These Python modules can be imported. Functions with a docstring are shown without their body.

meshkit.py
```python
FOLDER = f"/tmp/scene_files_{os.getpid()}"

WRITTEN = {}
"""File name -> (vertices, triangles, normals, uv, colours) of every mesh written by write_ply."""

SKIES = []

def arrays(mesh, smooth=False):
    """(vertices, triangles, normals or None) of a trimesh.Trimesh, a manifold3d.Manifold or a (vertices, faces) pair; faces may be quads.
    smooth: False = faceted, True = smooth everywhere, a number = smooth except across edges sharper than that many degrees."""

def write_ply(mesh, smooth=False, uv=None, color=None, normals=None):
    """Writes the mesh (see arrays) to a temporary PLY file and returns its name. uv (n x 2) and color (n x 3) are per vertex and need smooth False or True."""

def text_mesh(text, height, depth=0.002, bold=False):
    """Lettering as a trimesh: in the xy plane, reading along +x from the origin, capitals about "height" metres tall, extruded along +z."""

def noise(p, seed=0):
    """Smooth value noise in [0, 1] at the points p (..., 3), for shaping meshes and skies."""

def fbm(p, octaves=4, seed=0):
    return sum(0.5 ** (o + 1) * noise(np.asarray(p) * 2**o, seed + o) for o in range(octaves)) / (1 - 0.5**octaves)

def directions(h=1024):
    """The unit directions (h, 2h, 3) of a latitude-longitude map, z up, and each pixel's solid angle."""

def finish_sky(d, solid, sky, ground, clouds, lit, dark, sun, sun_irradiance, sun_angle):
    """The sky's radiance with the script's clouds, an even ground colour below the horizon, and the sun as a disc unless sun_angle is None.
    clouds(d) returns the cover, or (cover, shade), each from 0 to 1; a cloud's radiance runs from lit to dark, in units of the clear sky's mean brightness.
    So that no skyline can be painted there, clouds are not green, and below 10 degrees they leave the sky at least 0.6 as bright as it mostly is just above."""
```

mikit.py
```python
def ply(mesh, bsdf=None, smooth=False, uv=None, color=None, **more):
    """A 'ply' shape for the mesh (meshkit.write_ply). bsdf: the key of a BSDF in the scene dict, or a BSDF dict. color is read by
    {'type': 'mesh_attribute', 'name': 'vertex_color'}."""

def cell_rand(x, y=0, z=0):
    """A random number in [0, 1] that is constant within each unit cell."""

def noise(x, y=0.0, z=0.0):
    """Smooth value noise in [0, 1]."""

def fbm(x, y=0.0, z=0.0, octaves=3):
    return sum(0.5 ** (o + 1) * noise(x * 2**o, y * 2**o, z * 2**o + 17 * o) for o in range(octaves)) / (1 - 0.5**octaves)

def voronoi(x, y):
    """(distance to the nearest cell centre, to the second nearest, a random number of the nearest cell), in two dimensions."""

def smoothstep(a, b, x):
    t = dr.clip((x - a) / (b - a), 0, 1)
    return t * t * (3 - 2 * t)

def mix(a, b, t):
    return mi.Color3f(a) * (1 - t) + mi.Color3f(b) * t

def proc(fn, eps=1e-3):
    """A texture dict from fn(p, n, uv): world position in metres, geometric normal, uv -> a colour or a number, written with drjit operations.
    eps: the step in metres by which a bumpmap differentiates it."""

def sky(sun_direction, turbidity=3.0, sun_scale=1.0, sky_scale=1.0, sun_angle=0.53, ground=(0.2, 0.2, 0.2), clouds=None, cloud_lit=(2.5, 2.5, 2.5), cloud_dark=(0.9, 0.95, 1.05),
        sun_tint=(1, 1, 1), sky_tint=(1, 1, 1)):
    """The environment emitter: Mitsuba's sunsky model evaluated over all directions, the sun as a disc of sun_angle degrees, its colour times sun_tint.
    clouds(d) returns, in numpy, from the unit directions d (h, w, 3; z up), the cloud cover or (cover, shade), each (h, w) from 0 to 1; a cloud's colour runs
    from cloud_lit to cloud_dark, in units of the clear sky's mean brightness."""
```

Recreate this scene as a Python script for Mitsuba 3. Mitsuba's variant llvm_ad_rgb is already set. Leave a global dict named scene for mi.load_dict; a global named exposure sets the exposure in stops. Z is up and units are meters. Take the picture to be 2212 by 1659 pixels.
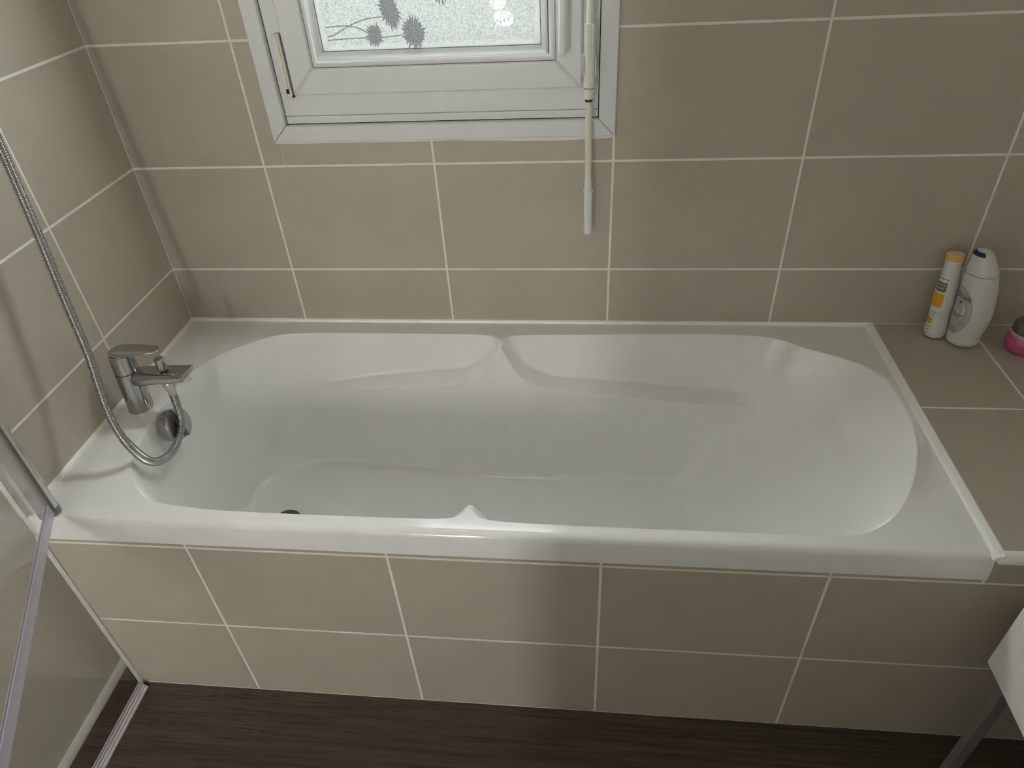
import math, random
import numpy as np, trimesh, mitsuba as mi, drjit as dr
import manifold3d as m3
from shapely.geometry import Polygon, box, Point, LineString
from shapely import affinity, union_all
from scipy.interpolate import PchipInterpolator, CubicSpline
import mikit, meshkit
from mikit import proc, noise, fbm, cell_rand, smoothstep, mix

random.seed(7); rng = np.random.default_rng(7)
T = mi.ScalarTransform4f
scene, labels = {}, {}

# ------------------------------------------------------------------ camera, lights, exposure
CAM = np.array([1.0701113, -1.5098365, 1.5764899])
FWD = np.array([-0.1056567, 0.7851600, -0.6102135])
DOWN = np.array([0.0172915, -0.6121048, -0.7905876])
FOCAL = 1495.54
scene['camera'] = {'type': 'perspective', 'fov': math.degrees(2 * math.atan(1106 / FOCAL)), 'fov_axis': 'x',
                   'near_clip': 0.02, 'far_clip': 50.0,
                   'to_world': T().look_at(origin=CAM.tolist(), target=(CAM + FWD).tolist(), up=(-DOWN).tolist())}
exposure = 0.20
WINDOW_LIGHT = np.array([0.93, 1.0, 0.99]) * 24.0     # what the window pane gives off, before the film on it
LAMP_LIGHT = np.array([1.0, 0.985, 0.965]) * 62.0      # the upright tube lamp in the hall
scene['outdoors'] = {'type': 'constant', 'radiance': {'type': 'rgb', 'value': [0.02, 0.02, 0.02]}}

# ------------------------------------------------------------------ helpers
def numbered(key):
    if key not in scene and key not in labels: return key
    i = 1
    while f'{key}_{i:03d}' in scene or f'{key}_{i:03d}' in labels: i += 1
    return f'{key}_{i:03d}'
def put(key, mesh, mat, smooth=False, **more):
    key = numbered(key)
    scene[key] = mikit.ply(mesh, mat, smooth=smooth, **more)
    return key
def tag(key, label=None, category=None, group=None, kind=None):
    d = labels.setdefault(key, {})
    for k, v in (('label', label), ('category', category), ('group', group), ('kind', kind)):
        if v: d[k] = v
    return key
def bx(x0, x1, y0, y1, z0, z1):
    m = trimesh.creation.box((x1 - x0, y1 - y0, z1 - z0)); m.apply_translation(((x0 + x1) / 2, (y0 + y1) / 2, (z0 + z1) / 2)); return m
def cat(*ms): return trimesh.util.concatenate(list(ms))
def rbox(x0, x1, y0, y1, z0, z1, r=.003, n=12):
    """a box with rounded edges"""
    s = m3.Manifold.sphere(r, n)
    return m3.Manifold.batch_hull([s.translate((x, y, z)) for x in (x0 + r, x1 - r) for y in (y0 + r, y1 - r) for z in (z0 + r, z1 - r)])
def cyl(p0, p1, r, n=40):
    return trimesh.creation.cylinder(radius=r, segment=np.array([p0, p1], float), sections=n)
def lathe(profile, n=48, at=(0, 0, 0)):
    m = trimesh.creation.revolve(np.array(profile, float), sections=n); m.apply_translation(at); return m
def frame_mesh(mesh, o, u, v, n):
    """local (a, b, c) -> o + a u + b v + c n"""
    M = np.eye(4); M[:3, 0], M[:3, 1], M[:3, 2], M[:3, 3] = u, v, n, o
    mesh = mesh.copy(); mesh.apply_transform(M)
    if np.linalg.det(M[:3, :3]) < 0: mesh.invert()
    return mesh
def extrude(poly, h):
    return trimesh.creation.extrude_polygon(poly, h, engine='earcut')
def flat(poly):
    parts = []
    for g in getattr(poly, 'geoms', [poly]):
        v, f = trimesh.creation.triangulate_polygon(g, engine='earcut')
        parts.append(trimesh.Trimesh(np.column_stack([v, np.zeros(len(v))]), f, process=False))
    return cat(*parts)
def tile_mesh(poly, h=.004, c=.0005):
    """a tile: an upright prism with a chamfered front edge, in local (a, b, c)"""
    poly = Polygon(np.array(poly.exterior.coords)[:-1]); poly = poly if poly.exterior.is_ccw else Polygon(list(poly.exterior.coords)[::-1])
    a = np.array(poly.exterior.coords)[:-1]; n = len(a)
    nx, pv = np.roll(a, -1, 0), np.roll(a, 1, 0)
    e1 = (a - pv) / np.linalg.norm(a - pv, axis=1, keepdims=True); e2 = (nx - a) / np.linalg.norm(nx - a, axis=1, keepdims=True)
    n1, n2 = np.stack([-e1[:, 1], e1[:, 0]], 1), np.stack([-e2[:, 1], e2[:, 0]], 1)
    b = a + c * (n1 + n2) / (1 + (n1 * n2).sum(1, keepdims=True))
    tv, tf = trimesh.creation.triangulate_polygon(Polygon(b), engine='earcut')
    V = np.vstack([np.column_stack([a, np.full(n, -.003)]), np.column_stack([a, np.full(n, h - c)]), np.column_stack([b, np.full(n, h)])])
    F = []
    for k in range(n):
        j = (k + 1) % n
        for s in (0, n): F += [[s + k, s + j, s + n + j], [s + k, s + n + j, s + n + k]]
    top = trimesh.Trimesh(np.column_stack([tv, np.full(len(tv), h)]), tf, process=False)
    if len(tf) and top.face_normals[0, 2] < 0: top.invert()
    return cat(trimesh.Trimesh(V, F, process=False), top)
def tube(pts, rad, n=20, caps=True):
    pts = np.asarray(pts, float); rad = np.broadcast_to(rad, len(pts))
    t = np.gradient(pts, axis=0); t /= np.linalg.norm(t, axis=1, keepdims=True)
    u = np.cross(t[0], [0.3, 0.9, 0.2]); u /= np.linalg.norm(u); U = []
    for k in range(len(pts)):
        u = u - t[k] * (u @ t[k]); u /= np.linalg.norm(u); U.append(u)
    U = np.array(U); Wv = np.cross(t, U); a = np.arange(n) * 2 * np.pi / n
    V = (pts[:, None] + rad[:, None, None] * (np.cos(a)[None, :, None] * U[:, None] + np.sin(a)[None, :, None] * Wv[:, None])).reshape(-1, 3)
    i, j = np.meshgrid(np.arange(len(pts) - 1), np.arange(n), indexing='ij'); k = (j + 1) % n
    A, B, C, D = i * n + j, i * n + k, (i + 1) * n + k, (i + 1) * n + j
    F = np.concatenate([np.stack([A, B, C], -1).reshape(-1, 3), np.stack([A, C, D], -1).reshape(-1, 3)])
    if caps:
        V = np.vstack([V, pts[0], pts[-1]]); q = np.arange(n)
        F = np.vstack([F, np.stack([(q + 1) % n, q, q * 0 + len(V) - 2], 1), np.stack([(len(pts) - 1) * n + q, (len(pts) - 1) * n + (q + 1) % n, q * 0 + len(V) - 1], 1)])
    return trimesh.Trimesh(V, F, process=False)
def loft(rings, close=True):
    """closed rings (k, n, 3) joined to a skin, the ends capped"""
    R = np.asarray(rings, float); k, n = R.shape[:2]
    V = R.reshape(-1, 3); i, j = np.meshgrid(np.arange(k - 1), np.arange(n), indexing='ij'); q = (j + 1) % n
    A, B, C, D = i * n + j, i * n + q, (i + 1) * n + q, (i + 1) * n + j
    F = np.concatenate([np.stack([A, B, C], -1).reshape(-1, 3), np.stack([A, C, D], -1).reshape(-1, 3)])
    if close:
        V = np.vstack([V, R[0].mean(0), R[-1].mean(0)]); q = np.arange(n)
        F = np.vstack([F, np.stack([(q + 1) % n, q, q * 0 + len(V) - 2], 1), np.stack([(k - 1) * n + q, (k - 1) * n + (q + 1) % n, q * 0 + len(V) - 1], 1)])
    return trimesh.Trimesh(V, F, process=False)
def sweep_profile(poly, p0, p1, up):
    """a straight profile: poly's (a, b) along p0 -> p1; b runs along up"""
    p0, p1 = np.array(p0, float), np.array(p1, float); d = p1 - p0; L = np.linalg.norm(d); d /= L
    up = np.array(up, float); up -= d * (up @ d); up /= np.linalg.norm(up)
    return frame_mesh(extrude(poly, L), p0, np.cross(up, d), up, d)
def rgb(*v): return {'type': 'rgb', 'value': list(map(float, v))}
def mat(key, d): scene[key] = {'type': 'twosided', 'bsdf': d} if d['type'] in ('principled', 'diffuse', 'roughplastic', 'roughconductor', 'blendbsdf') else d; return key
def principled(c, rough=.4, spec=.5, **k):
    return {'type': 'principled', 'base_color': c if isinstance(c, dict) else rgb(*c), 'roughness': rough, 'specular': spec, **k}

# ------------------------------------------------------------------ materials
def tile_fn(tone):
    def fn(p, n, uv):
        a = fbm(p.x * 9 + 3, p.y * 9, p.z * 9, 3); b = noise(p.x * 420, p.y * 420, p.z * 420)
        k = tone * (0.95 + 0.10 * a) * (0.975 + 0.05 * b)
        return mi.Color3f(0.440, 0.396, 0.330) * k
    return fn
for i, tone in enumerate((1.0, 0.98, 1.02)): mat(f'tile_{i}', principled(proc(tile_fn(tone)), .38, .4))
def grout_fn(p, n, uv):
    a = fbm(p.x * 30, p.y * 30, p.z * 30, 3)
    return mi.Color3f(0.80, 0.77, 0.70) * (0.88 + 0.22 * a)
mat('grout', principled(proc(grout_fn), .8, .2))
mat('silicone', principled((0.88, 0.88, 0.85), .35, .4))
def floor_fn(p, n, uv):
    y = p.y + 0.006 * (fbm(p.x * 3.5, p.y * 9, 0, 3) - .5)
    g = fbm(p.x * 7.0, y * 260.0, 1.3, 4); f = fbm(p.x * 26.0, y * 520.0, 4.1, 3); c = fbm(p.x * 2.2, y * 14.0, 7.7, 3)
    pore = smoothstep(0.60, 0.74, f) * smoothstep(.35, .65, c)
    k = dr.clip(0.5 + 1.7 * (g - .5) * (0.5 + c) + 0.55 * (c - .5), 0, 1)
    return mix(mi.Color3f(0.030, 0.0215, 0.0165), mi.Color3f(0.084, 0.064, 0.052), k) * (1 - 0.5 * pore)
def floor_bump(p, n, uv): return fbm(p.x * 26.0, p.y * 520.0, 4.1, 3)
mat('floor_wood', {'type': 'bumpmap', 'arbitrary': proc(floor_bump), 'scale': .0003, 'bsdf': principled(proc(floor_fn), .5, .3)})
scene['floor_wood']['bsdf'] = {'type': 'twosided', 'bsdf': scene['floor_wood']['bsdf']}
mat('plaster', principled((0.84, 0.82, 0.78), .8, .2))
mat('ceiling_paint', principled((0.52, 0.51, 0.48), .8, .2))
mat('shower_wall', principled((0.74, 0.72, 0.65), .35, .4))
def acrylic_fn(p, n, uv):
    return mi.Color3f(0.828, 0.825, 0.815) * (0.985 + 0.03 * fbm(p.x * 14, p.y * 14, p.z * 14, 3))
mat('acrylic', principled(proc(acrylic_fn), .10, .5))
mat('pvc', principled((0.70, 0.72, 0.725), .28, .5))
mat('pvc_yellowed', principled((0.70, 0.67, 0.56), .35, .5))
mat('pvc_cream', principled((0.72, 0.71, 0.64), .4, .4))
mat('black_gap_shadow', principled((0.012, 0.011, 0.010), .7, .2))
mat('rust', principled((0.09, 0.04, 0.02), .7, .2))
mat('chrome', {'type': 'roughconductor', 'material': 'none', 'alpha': .025, 'distribution': 'ggx', 'specular_reflectance': rgb(.49, .49, .485)})
mat('chrome_dark', {'type': 'roughconductor', 'material': 'none', 'alpha': .18, 'distribution': 'ggx', 'specular_reflectance': rgb(.30, .30, .30)})
mat('alu', principled((0.62, 0.62, 0.60), .25, .5, metallic=.85))
mat('dark_rubber', principled((0.05, 0.05, 0.05), .6, .3))
mat('grey_plastic', principled((0.20, 0.205, 0.21), .4, .4))
mat('drain_steel', principled((0.10, 0.10, 0.10), .35, .5, metallic=.6))
scene['clear_glass'] = {'type': 'thindielectric', 'int_ior': 1.5}
scene['clear_seal'] = {'type': 'blendbsdf', 'weight': .46, 'bsdf_0': {'type': 'thindielectric', 'int_ior': 1.45},
                       'bsdf_1': {'type': 'twosided', 'bsdf': principled((0.60, 0.58, 0.68), .3, .5)}}
mat('vinyl_seal', principled((0.66, 0.64, 0.70), .3, .5))
mat('cabinet_white', principled((0.88, 0.88, 0.87), .3, .4))
mat('leg_metal', principled((0.17, 0.17, 0.165), .45, .5))

# ------------------------------------------------------------------ the room
ZR = .606                                  # the bath's rim
ROW = .2661; Z_ROWS = [.760 + k * ROW for k in range(-1, 8)]
X_COLS = [0, .3227, .7227, 1.1215, 1.5222, 1.931, 2.331]
J = .0026                                  # half a joint
RIGHT, FRONT, TOP = 2.36, -3.3, 2.46
def struct(key, mesh, m): tag(put(key, mesh, m), kind='structure'); return key
struct('floor', bx(-1.1, RIGHT, FRONT, .02, -.06, 0), 'floor_wood')
struct('ceiling', bx(-1.2, RIGHT + .1, FRONT - .1, .2, TOP, TOP + .06), 'ceiling_paint')
struct('wall_right', bx(RIGHT, RIGHT + .1, -2.08, .16, 0, TOP), 'plaster')
struct('wall_front_block', bx(.68, RIGHT + .1, -2.08, -1.98, 0, TOP), 'plaster')       # added edge by the hall opening, blocks lamp light like a person standing there
struct('wall_hall_block', bx(.68, .78, FRONT, -2.08, 0, TOP), 'plaster')  # added side of the hall, continues the corner that blocks the lamp
struct('wall_hall_end', bx(-1.2, .78, FRONT - .1, FRONT, 0, TOP), 'plaster')

def lay_tiles(holder, o, u, v, n, polys):
    for p in polys:
        k = random.randrange(3)
        put(f'{holder}__tile', frame_mesh(tile_mesh(p), o, u, v, n), f'tile_{k}')

# back wall: a slab with the window opening, tiles proud of it
WX0, WX1, WZ0, WZ1 = .366, 1.124, 1.083, 1.92     # outer edge of the window's casing
HX0, HX1, HZ0, HZ1 = .395, 1.095, 1.112, 1.89     # the opening in the wall
slab = Polygon([(-.1, 0), (RIGHT, 0), (RIGHT, TOP), (-.1, TOP)], [[(HX0, HZ0), (HX1, HZ0), (HX1, HZ1), (HX0, HZ1)]])
struct('wall_back', frame_mesh(extrude(slab, .16), (0, .1607, 0), (1, 0, 0), (0, 0, 1), (0, -1, 0)), 'grout')
window_hole = box(WX0 + .012, WZ0 + .012, WX1 - .012, WZ1 - .012)
polys = []
for a in range(len(X_COLS) - 1):
    for b in range(len(Z_ROWS) - 1):
        x0, x1 = X_COLS[a], min(X_COLS[a + 1], RIGHT); z0, z1 = max(Z_ROWS[b], .56), min(Z_ROWS[b + 1], TOP)
        if z1 <= z0 + .02: continue
        r = box(x0 + (J if a else .001), z0 + J, x1 - J, z1 - J)
        if a == 1 and abs(Z_ROWS[b] - 1.0261) < .01:          # the tile cut in two under the casing's corner
            cuts = [r.intersection(box(0, 0, .3735, 3)), r.intersection(box(.3745, 0, 3, 3))]
        else: cuts = [r]
        for c in cuts:
            c = c.difference(window_hole)
            for g in getattr(c, 'geoms', [c]):
                if g.geom_type == 'Polygon' and g.area > 4e-4: polys.append(g)
lay_tiles('wall_back', (0, .004, 0), (1, 0, 0), (0, 0, 1), (0, -1, 0), polys)

# left wall beside the bath (ends at the bath's front edge)
Y_END = -.7045
struct('wall_left', cat(bx(-.082, -.0007, -.56, .0, 0, TOP), bx(-.012, -.0007, Y_END, -.56, 0, TOP)), 'grout')
polys = []
for y0, y1 in ((0, .3204), (.3204, .7204)):
    for b in range(len(Z_ROWS) - 1):
        z0, z1 = max(Z_ROWS[b], .56), min(Z_ROWS[b + 1], TOP)
        if z1 > z0 + .02: polys.append(box(y0 + (J if y0 else .001), z0 + J, min(y1 - J, -Y_END - .001), z1 - J))
lay_tiles('wall_left', (-.004, 0, 0), (0, -1, 0), (0, 0, 1), (1, 0, 0), polys)
# the wall of the shower corner, set back behind the glass door
struct('wall_shower', bx(-.16, -.082, -1.75, -.50, 0, TOP), 'shower_wall')
struct('wall_left_far', bx(-1.2, -1.1, FRONT, -1.75, 0, TOP), 'plaster')
struct('wall_niche', bx(-1.2, -.16, -1.75, -1.65, 0, TOP), 'plaster')
# white joint along that wall's foot and its corner
bead = Polygon([(0, 0), (.016, 0), (.0145, .006), (.010, .0115), (.005, .0145), (0, .016)])
tag(put('trim_1', sweep_profile(bead, (-.082, -.56, .0), (-.082, -1.75, .0), (0, 0, 1)), 'silicone', smooth=40), kind='structure')
corner_bead = Polygon([(0, 0), (.012, 0), (.009, .006), (.004, .010), (0, .012)])

# tiled front of the bath and of the ledge beside it
YF = -.7035
struct('wall_bath_front', bx(0, RIGHT, YF + .0007, YF + .03, 0, .565), 'grout')
F_COLS = [0, .2982, .7010, 1.1038, 1.5066, 1.9094, 2.3122]; F_ROWS = [0, .2669, .5296, .5640]
polys = [box(F_COLS[a] + J, F_ROWS[b] + (J if b else .0035), min(F_COLS[a + 1] - J, 1.757 if b == 2 else 9), F_ROWS[b + 1] - (J if b < 2 else 0)) for a in range(6) for b in range(3) if b < 2 or a < 5]
lay_tiles('wall_bath_front', (0, YF + .004, 0), (1, 0, 0), (0, 0, 1), (0, -1, 0), [affinity.translate(p, 0, 0) for p in polys])

# the tiled ledge at the bath's right end
LX = 1.766; LZ = .612
struct('wall_ledge', bx(LX, RIGHT, YF + .0007, .0, .565, LZ - .0007), 'grout')
polys = [box(LX + .002, a + J, min(b, 3) - J, c - J) for a, c, b in ((.002, .3235, 1.985), (.3235, .711, 1.985))]
polys = []
for y0, y1 in ((.001, .3235), (.3235, .7105)):
    for x0, x1 in ((LX, 1.985), (1.985, RIGHT)):
        polys.append(box(x0 + (.001 if x0 == LX else J), -(y1 if y1 < .7 else .6995) + (J if y1 < .7 else 0), x1 - J, -y0 - J))
lay_tiles('wall_ledge', (0, 0, LZ - .004), (1, 0, 0), (0, 1, 0), (0, 0, 1), polys)
lay_tiles('wall_ledge', (0, YF + .004, 0), (1, 0, 0), (0, 0, 1), (0, -1, 0), [box(LX - .004, .5296 + J, 1.9094 - J, .5985), box(1.9094 + J, .5296 + J, RIGHT - .003, .5985)])
# white edge strip on the ledge's front and the joints around the bath
edge = Polygon([(-.004, -.001)] + [(.0145 * math.sin(a) - .0, .0145 * math.cos(a) - .0145 + .0145) for a in np.linspace(0, math.pi / 2, 9)] + [(.0145, -.004), (-.004, -.004)])
tag(put('trim_2', sweep_profile(edge, (RIGHT, -.6995, .6), (1.757, -.6995, .6), (0, 0, 1)), 'silicone', smooth=40), kind='structure')
fil = Polygon([(0, 0), (.0055, 0), (.0045, .004), (.0025, .0068), (0, .0080)])
tag(put('trim_3', sweep_profile(fil, (1.762, -.0, ZR - .0005), (0, -.0, ZR - .0005), (0, 0, 1)), 'silicone', smooth=40), kind='structure')
tag(put('trim_4', sweep_profile(fil, (0, 0, ZR - .0005), (0, -.70, ZR - .0005), (0, 0, 1)), 'silicone', smooth=40), kind='structure')
if True:
    r_ = Polygon([(-.0135, -.004), (-.0125, .0015), (-.009, .0045), (-.004, .0065), (.002, .0085), (.0045, .0075), (.0045, -.004)])
    tag(put('trim_5', sweep_profile(r_, (1.762, 0, ZR), (1.762, -.712, ZR), (0, 0, 1)), 'silicone', smooth=40), kind='structure')
tag(put('trim_6', cat(bx(-.0125, .0006, Y_END - .0018, Y_END, .0, ZR - .06), bx(-.0125, .0006, Y_END - .0018, Y_END, ZR, TOP)), 'silicone'), kind='structure')

# ------------------------------------------------------------------ window
tag('window_1', kind='structure')
def mitred(x0, x1, z0, z1, w, y0, y1, key, m, gap=.0004, r=.002):
    """four mitred bars between an outer rectangle and the one w inside it, from depth y1 (back) to y0 (front)"""
    O = [(x0, z0), (x1, z0), (x1, z1), (x0, z1)]; I = [(x0 + w, z0 + w), (x1 - w, z0 + w), (x1 - w, z1 - w), (x0 + w, z1 - w)]
    for k in range(4):
        j = (k + 1) % 4
        p = Polygon([O[k], O[j], I[j], I[k]]).buffer(-gap, join_style=2)
        put(f'window_1__{key}', frame_mesh(tile_mesh(p, h=y1 - y0, c=r), (0, y1, 0), (1, 0, 0), (0, 0, 1), (0, -1, 0)), m)
mitred(WX0, WX1, WZ0, WZ1, .0365, -.011, .004, 'casing', 'pvc', gap=.0005)
def ring_mesh(x0, x1, z0, z1, w, y0, y1, c=.0015):
    """an undivided rectangular frame with softened front edges"""
    def rect(d): return np.array([(x0 + d, z0 + d), (x1 - d, z0 + d), (x1 - d, z1 - d), (x0 + d, z1 - d)])
    prof = [(0, y1), (0, y0 + c), (c * .3, y0 + c * .3), (c, y0), (w - c, y0), (w - c * .3, y0 + c * .3), (w, y0 + c), (w, y1)]
    R = [np.column_stack([rect(d)[:, 0], np.full(4, y), rect(d)[:, 1]]) for d, y in prof] 
    R.append(R[0]); m = loft(R, close=False); m.invert(); return m
# black seam between casing and fixed frame, the frame in two steps
IX0, IX1, IZ0, IZ1 = .4025, 1.0875, 1.1195, 1.8835
put('window_1__seam', ring_mesh(IX0 - .004, IX1 + .004, IZ0 - .004, IZ1 + .004, .012, .0045, .02, .0005), 'black_gap_shadow')
put('window_1__fixed_frame', ring_mesh(IX0 + .0012, IX1 - .0012, IZ0 + .0178, IZ1 - .0012, .05, .001, .06), 'pvc')
put('window_1__sill_bar', cat(rbox(IX0 + .0012, IX1 - .0012, .001, .05, IZ0 + .0014, IZ0 + .0172, .0012).to_mesh() and trimesh.Trimesh(rbox(IX0 + .0012, IX1 - .0012, .001, .05, IZ0 + .0014, IZ0 + .0172, .0012).to_mesh().vert_properties[:, :3], rbox(IX0 + .0012, IX1 - .0012, .001, .05, IZ0 + .0014, IZ0 + .0172, .0012).to_mesh().tri_verts)), 'pvc', smooth=40)
SX0, SX1, SZ0, SZ1 = .4375, 1.053, 1.182, 1.82
mitred(SX0, SX1, SZ0, SZ1, .054, -.011, .03, 'sash', 'pvc', gap=.00012, r=.004)
put('window_1__sash_step', ring_mesh(SX0 + .0542, SX1 - .0542, SZ0 + .0542, SZ1 - .0542, .0135, -.0085, .02, .004), 'pvc', smooth=35)
def bead_ring(x0, x1, z0, z1):
    prof = [(0, .02), (0, -.004), (.004, -.0045), (.009, .003), (.014, .014), (.015, .022)]
    parts = []
    R = []
    for d, y in prof: R.append(np.array([(x0 + d, y, z0 + d), (x1 - d, y, z0 + d), (x1 - d, y, z1 - d), (x0 + d, y, z1 - d)]))
    m = loft(R, close=False); m.invert(); return m
GX0, GX1, GZ0, GZ1 = SX0 + .0675, SX1 - .0675, SZ0 + .0675, SZ1 - .0675
GX0 = .4965; GX1 = .9835; GZ0 = 1.2465
put('window_1__glazing_bead', bead_ring(GX0, GX1, GZ0, GZ1), 'pvc')
put('window_1__glazing_gasket', ring_mesh(GX0 + .0135, GX1 - .0135, GZ0 + .0135, GZ1 - .0135, .0022, .0195, .024, .0002), 'dark_rubber')
PX0, PX1, PZ0, PZ1 = GX0 + .015, GX1 - .015, GZ0 + .015, GZ1 - .015
pane = trimesh.Trimesh([(PX0 - .003, .032, PZ0 - .003), (PX1 + .003, .032, PZ0 - .003), (PX1 + .003, .032, PZ1 + .003), (PX0 - .003, .032, PZ1 + .003)], [[0, 1, 2], [0, 2, 3]], process=False)
k = put('window_1__pane', pane, principled((.6, .6, .6), .3, .5))
scene[k]['emitter'] = {'type': 'area', 'radiance': rgb(*WINDOW_LIGHT)}
tag(k, 'window pane bright with daylight')
# frosted film made dense to dim the pane in view, its prints cut from it
FILM_TOP = 1.47  # edge set above the view so the bare upper pane lights the room
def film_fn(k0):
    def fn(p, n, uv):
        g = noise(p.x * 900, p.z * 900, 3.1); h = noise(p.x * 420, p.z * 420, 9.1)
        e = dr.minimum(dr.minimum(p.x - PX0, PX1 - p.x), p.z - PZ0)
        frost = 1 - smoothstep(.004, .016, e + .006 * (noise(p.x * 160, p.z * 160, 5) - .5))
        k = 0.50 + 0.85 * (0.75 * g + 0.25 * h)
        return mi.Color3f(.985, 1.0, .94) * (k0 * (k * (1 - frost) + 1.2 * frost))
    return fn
FILM_DIM = .029
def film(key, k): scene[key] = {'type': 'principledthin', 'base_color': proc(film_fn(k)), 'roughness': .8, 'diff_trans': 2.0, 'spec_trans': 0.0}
film('film_frosted', FILM_DIM); film('film_grey', FILM_DIM * .40); film('film_clear', FILM_DIM * 1.5)
def on_film(poly, key, m, y=.0198, **more):
    return put(f'window_1__{key}', frame_mesh(flat(poly), (0, y, 0), (1, 0, 0), (0, 0, 1), (0, -1, 0)), m, **more)
def daisy(cx, cz, rx, rz, rot, n, seed):
    r = np.random.default_rng(seed); pts = []
    for k in range(n):
        a0 = 2 * math.pi * k / n; s = 1 + .22 * r.uniform(-1, .6)
        for da, q in ((0, .74 + .1 * r.uniform(-1, 1)), (.40, s * .97), (.55, s * 1.0), (.75, .86 * s)):
            a = a0 + da * 2 * math.pi / n + .03 * r.uniform(-1, 1)
            pts.append((rx * q * math.cos(a), rz * q * math.sin(a)))
    return affinity.translate(affinity.rotate(Polygon(pts).buffer(0), rot, origin=(0, 0)), cx, cz)
f1, f2, f3 = daisy(.627, 1.289, .0185, .0235, -6, 22, 3), daisy(.709, 1.2915, .0255, .0335, 8, 26, 5), daisy(.664, 1.336, .021, .041, 16, 26, 8)
f4 = daisy(.772, 1.376, .026, .034, 0, 24, 11)
PRINTS = [f1, f2, f3, f4]
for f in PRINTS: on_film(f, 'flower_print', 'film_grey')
def stem(pts, w=.0011):
    t = np.linspace(0, 1, len(pts)); cs = CubicSpline(t, np.array(pts)); return LineString(cs(np.linspace(0, 1, 30))).buffer(w, cap_style=2)
for pts in ([(.5265, 1.3065), (.556, 1.3085), (.582, 1.307), (.600, 1.301), (.6145, 1.2935)], [(.5265, 1.290), (.548, 1.2955), (.578, 1.309), (.612, 1.319), (.648, 1.3225)], [(.5255, 1.2825), (.570, 1.2845), (.612, 1.2850)], [(.6435, 1.2850), (.668, 1.2865), (.688, 1.2890)]):
    PRINTS.append(stem(pts)); on_film(PRINTS[-1].difference(union_all(PRINTS[:-1])), 'stem_print', 'film_grey')
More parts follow.
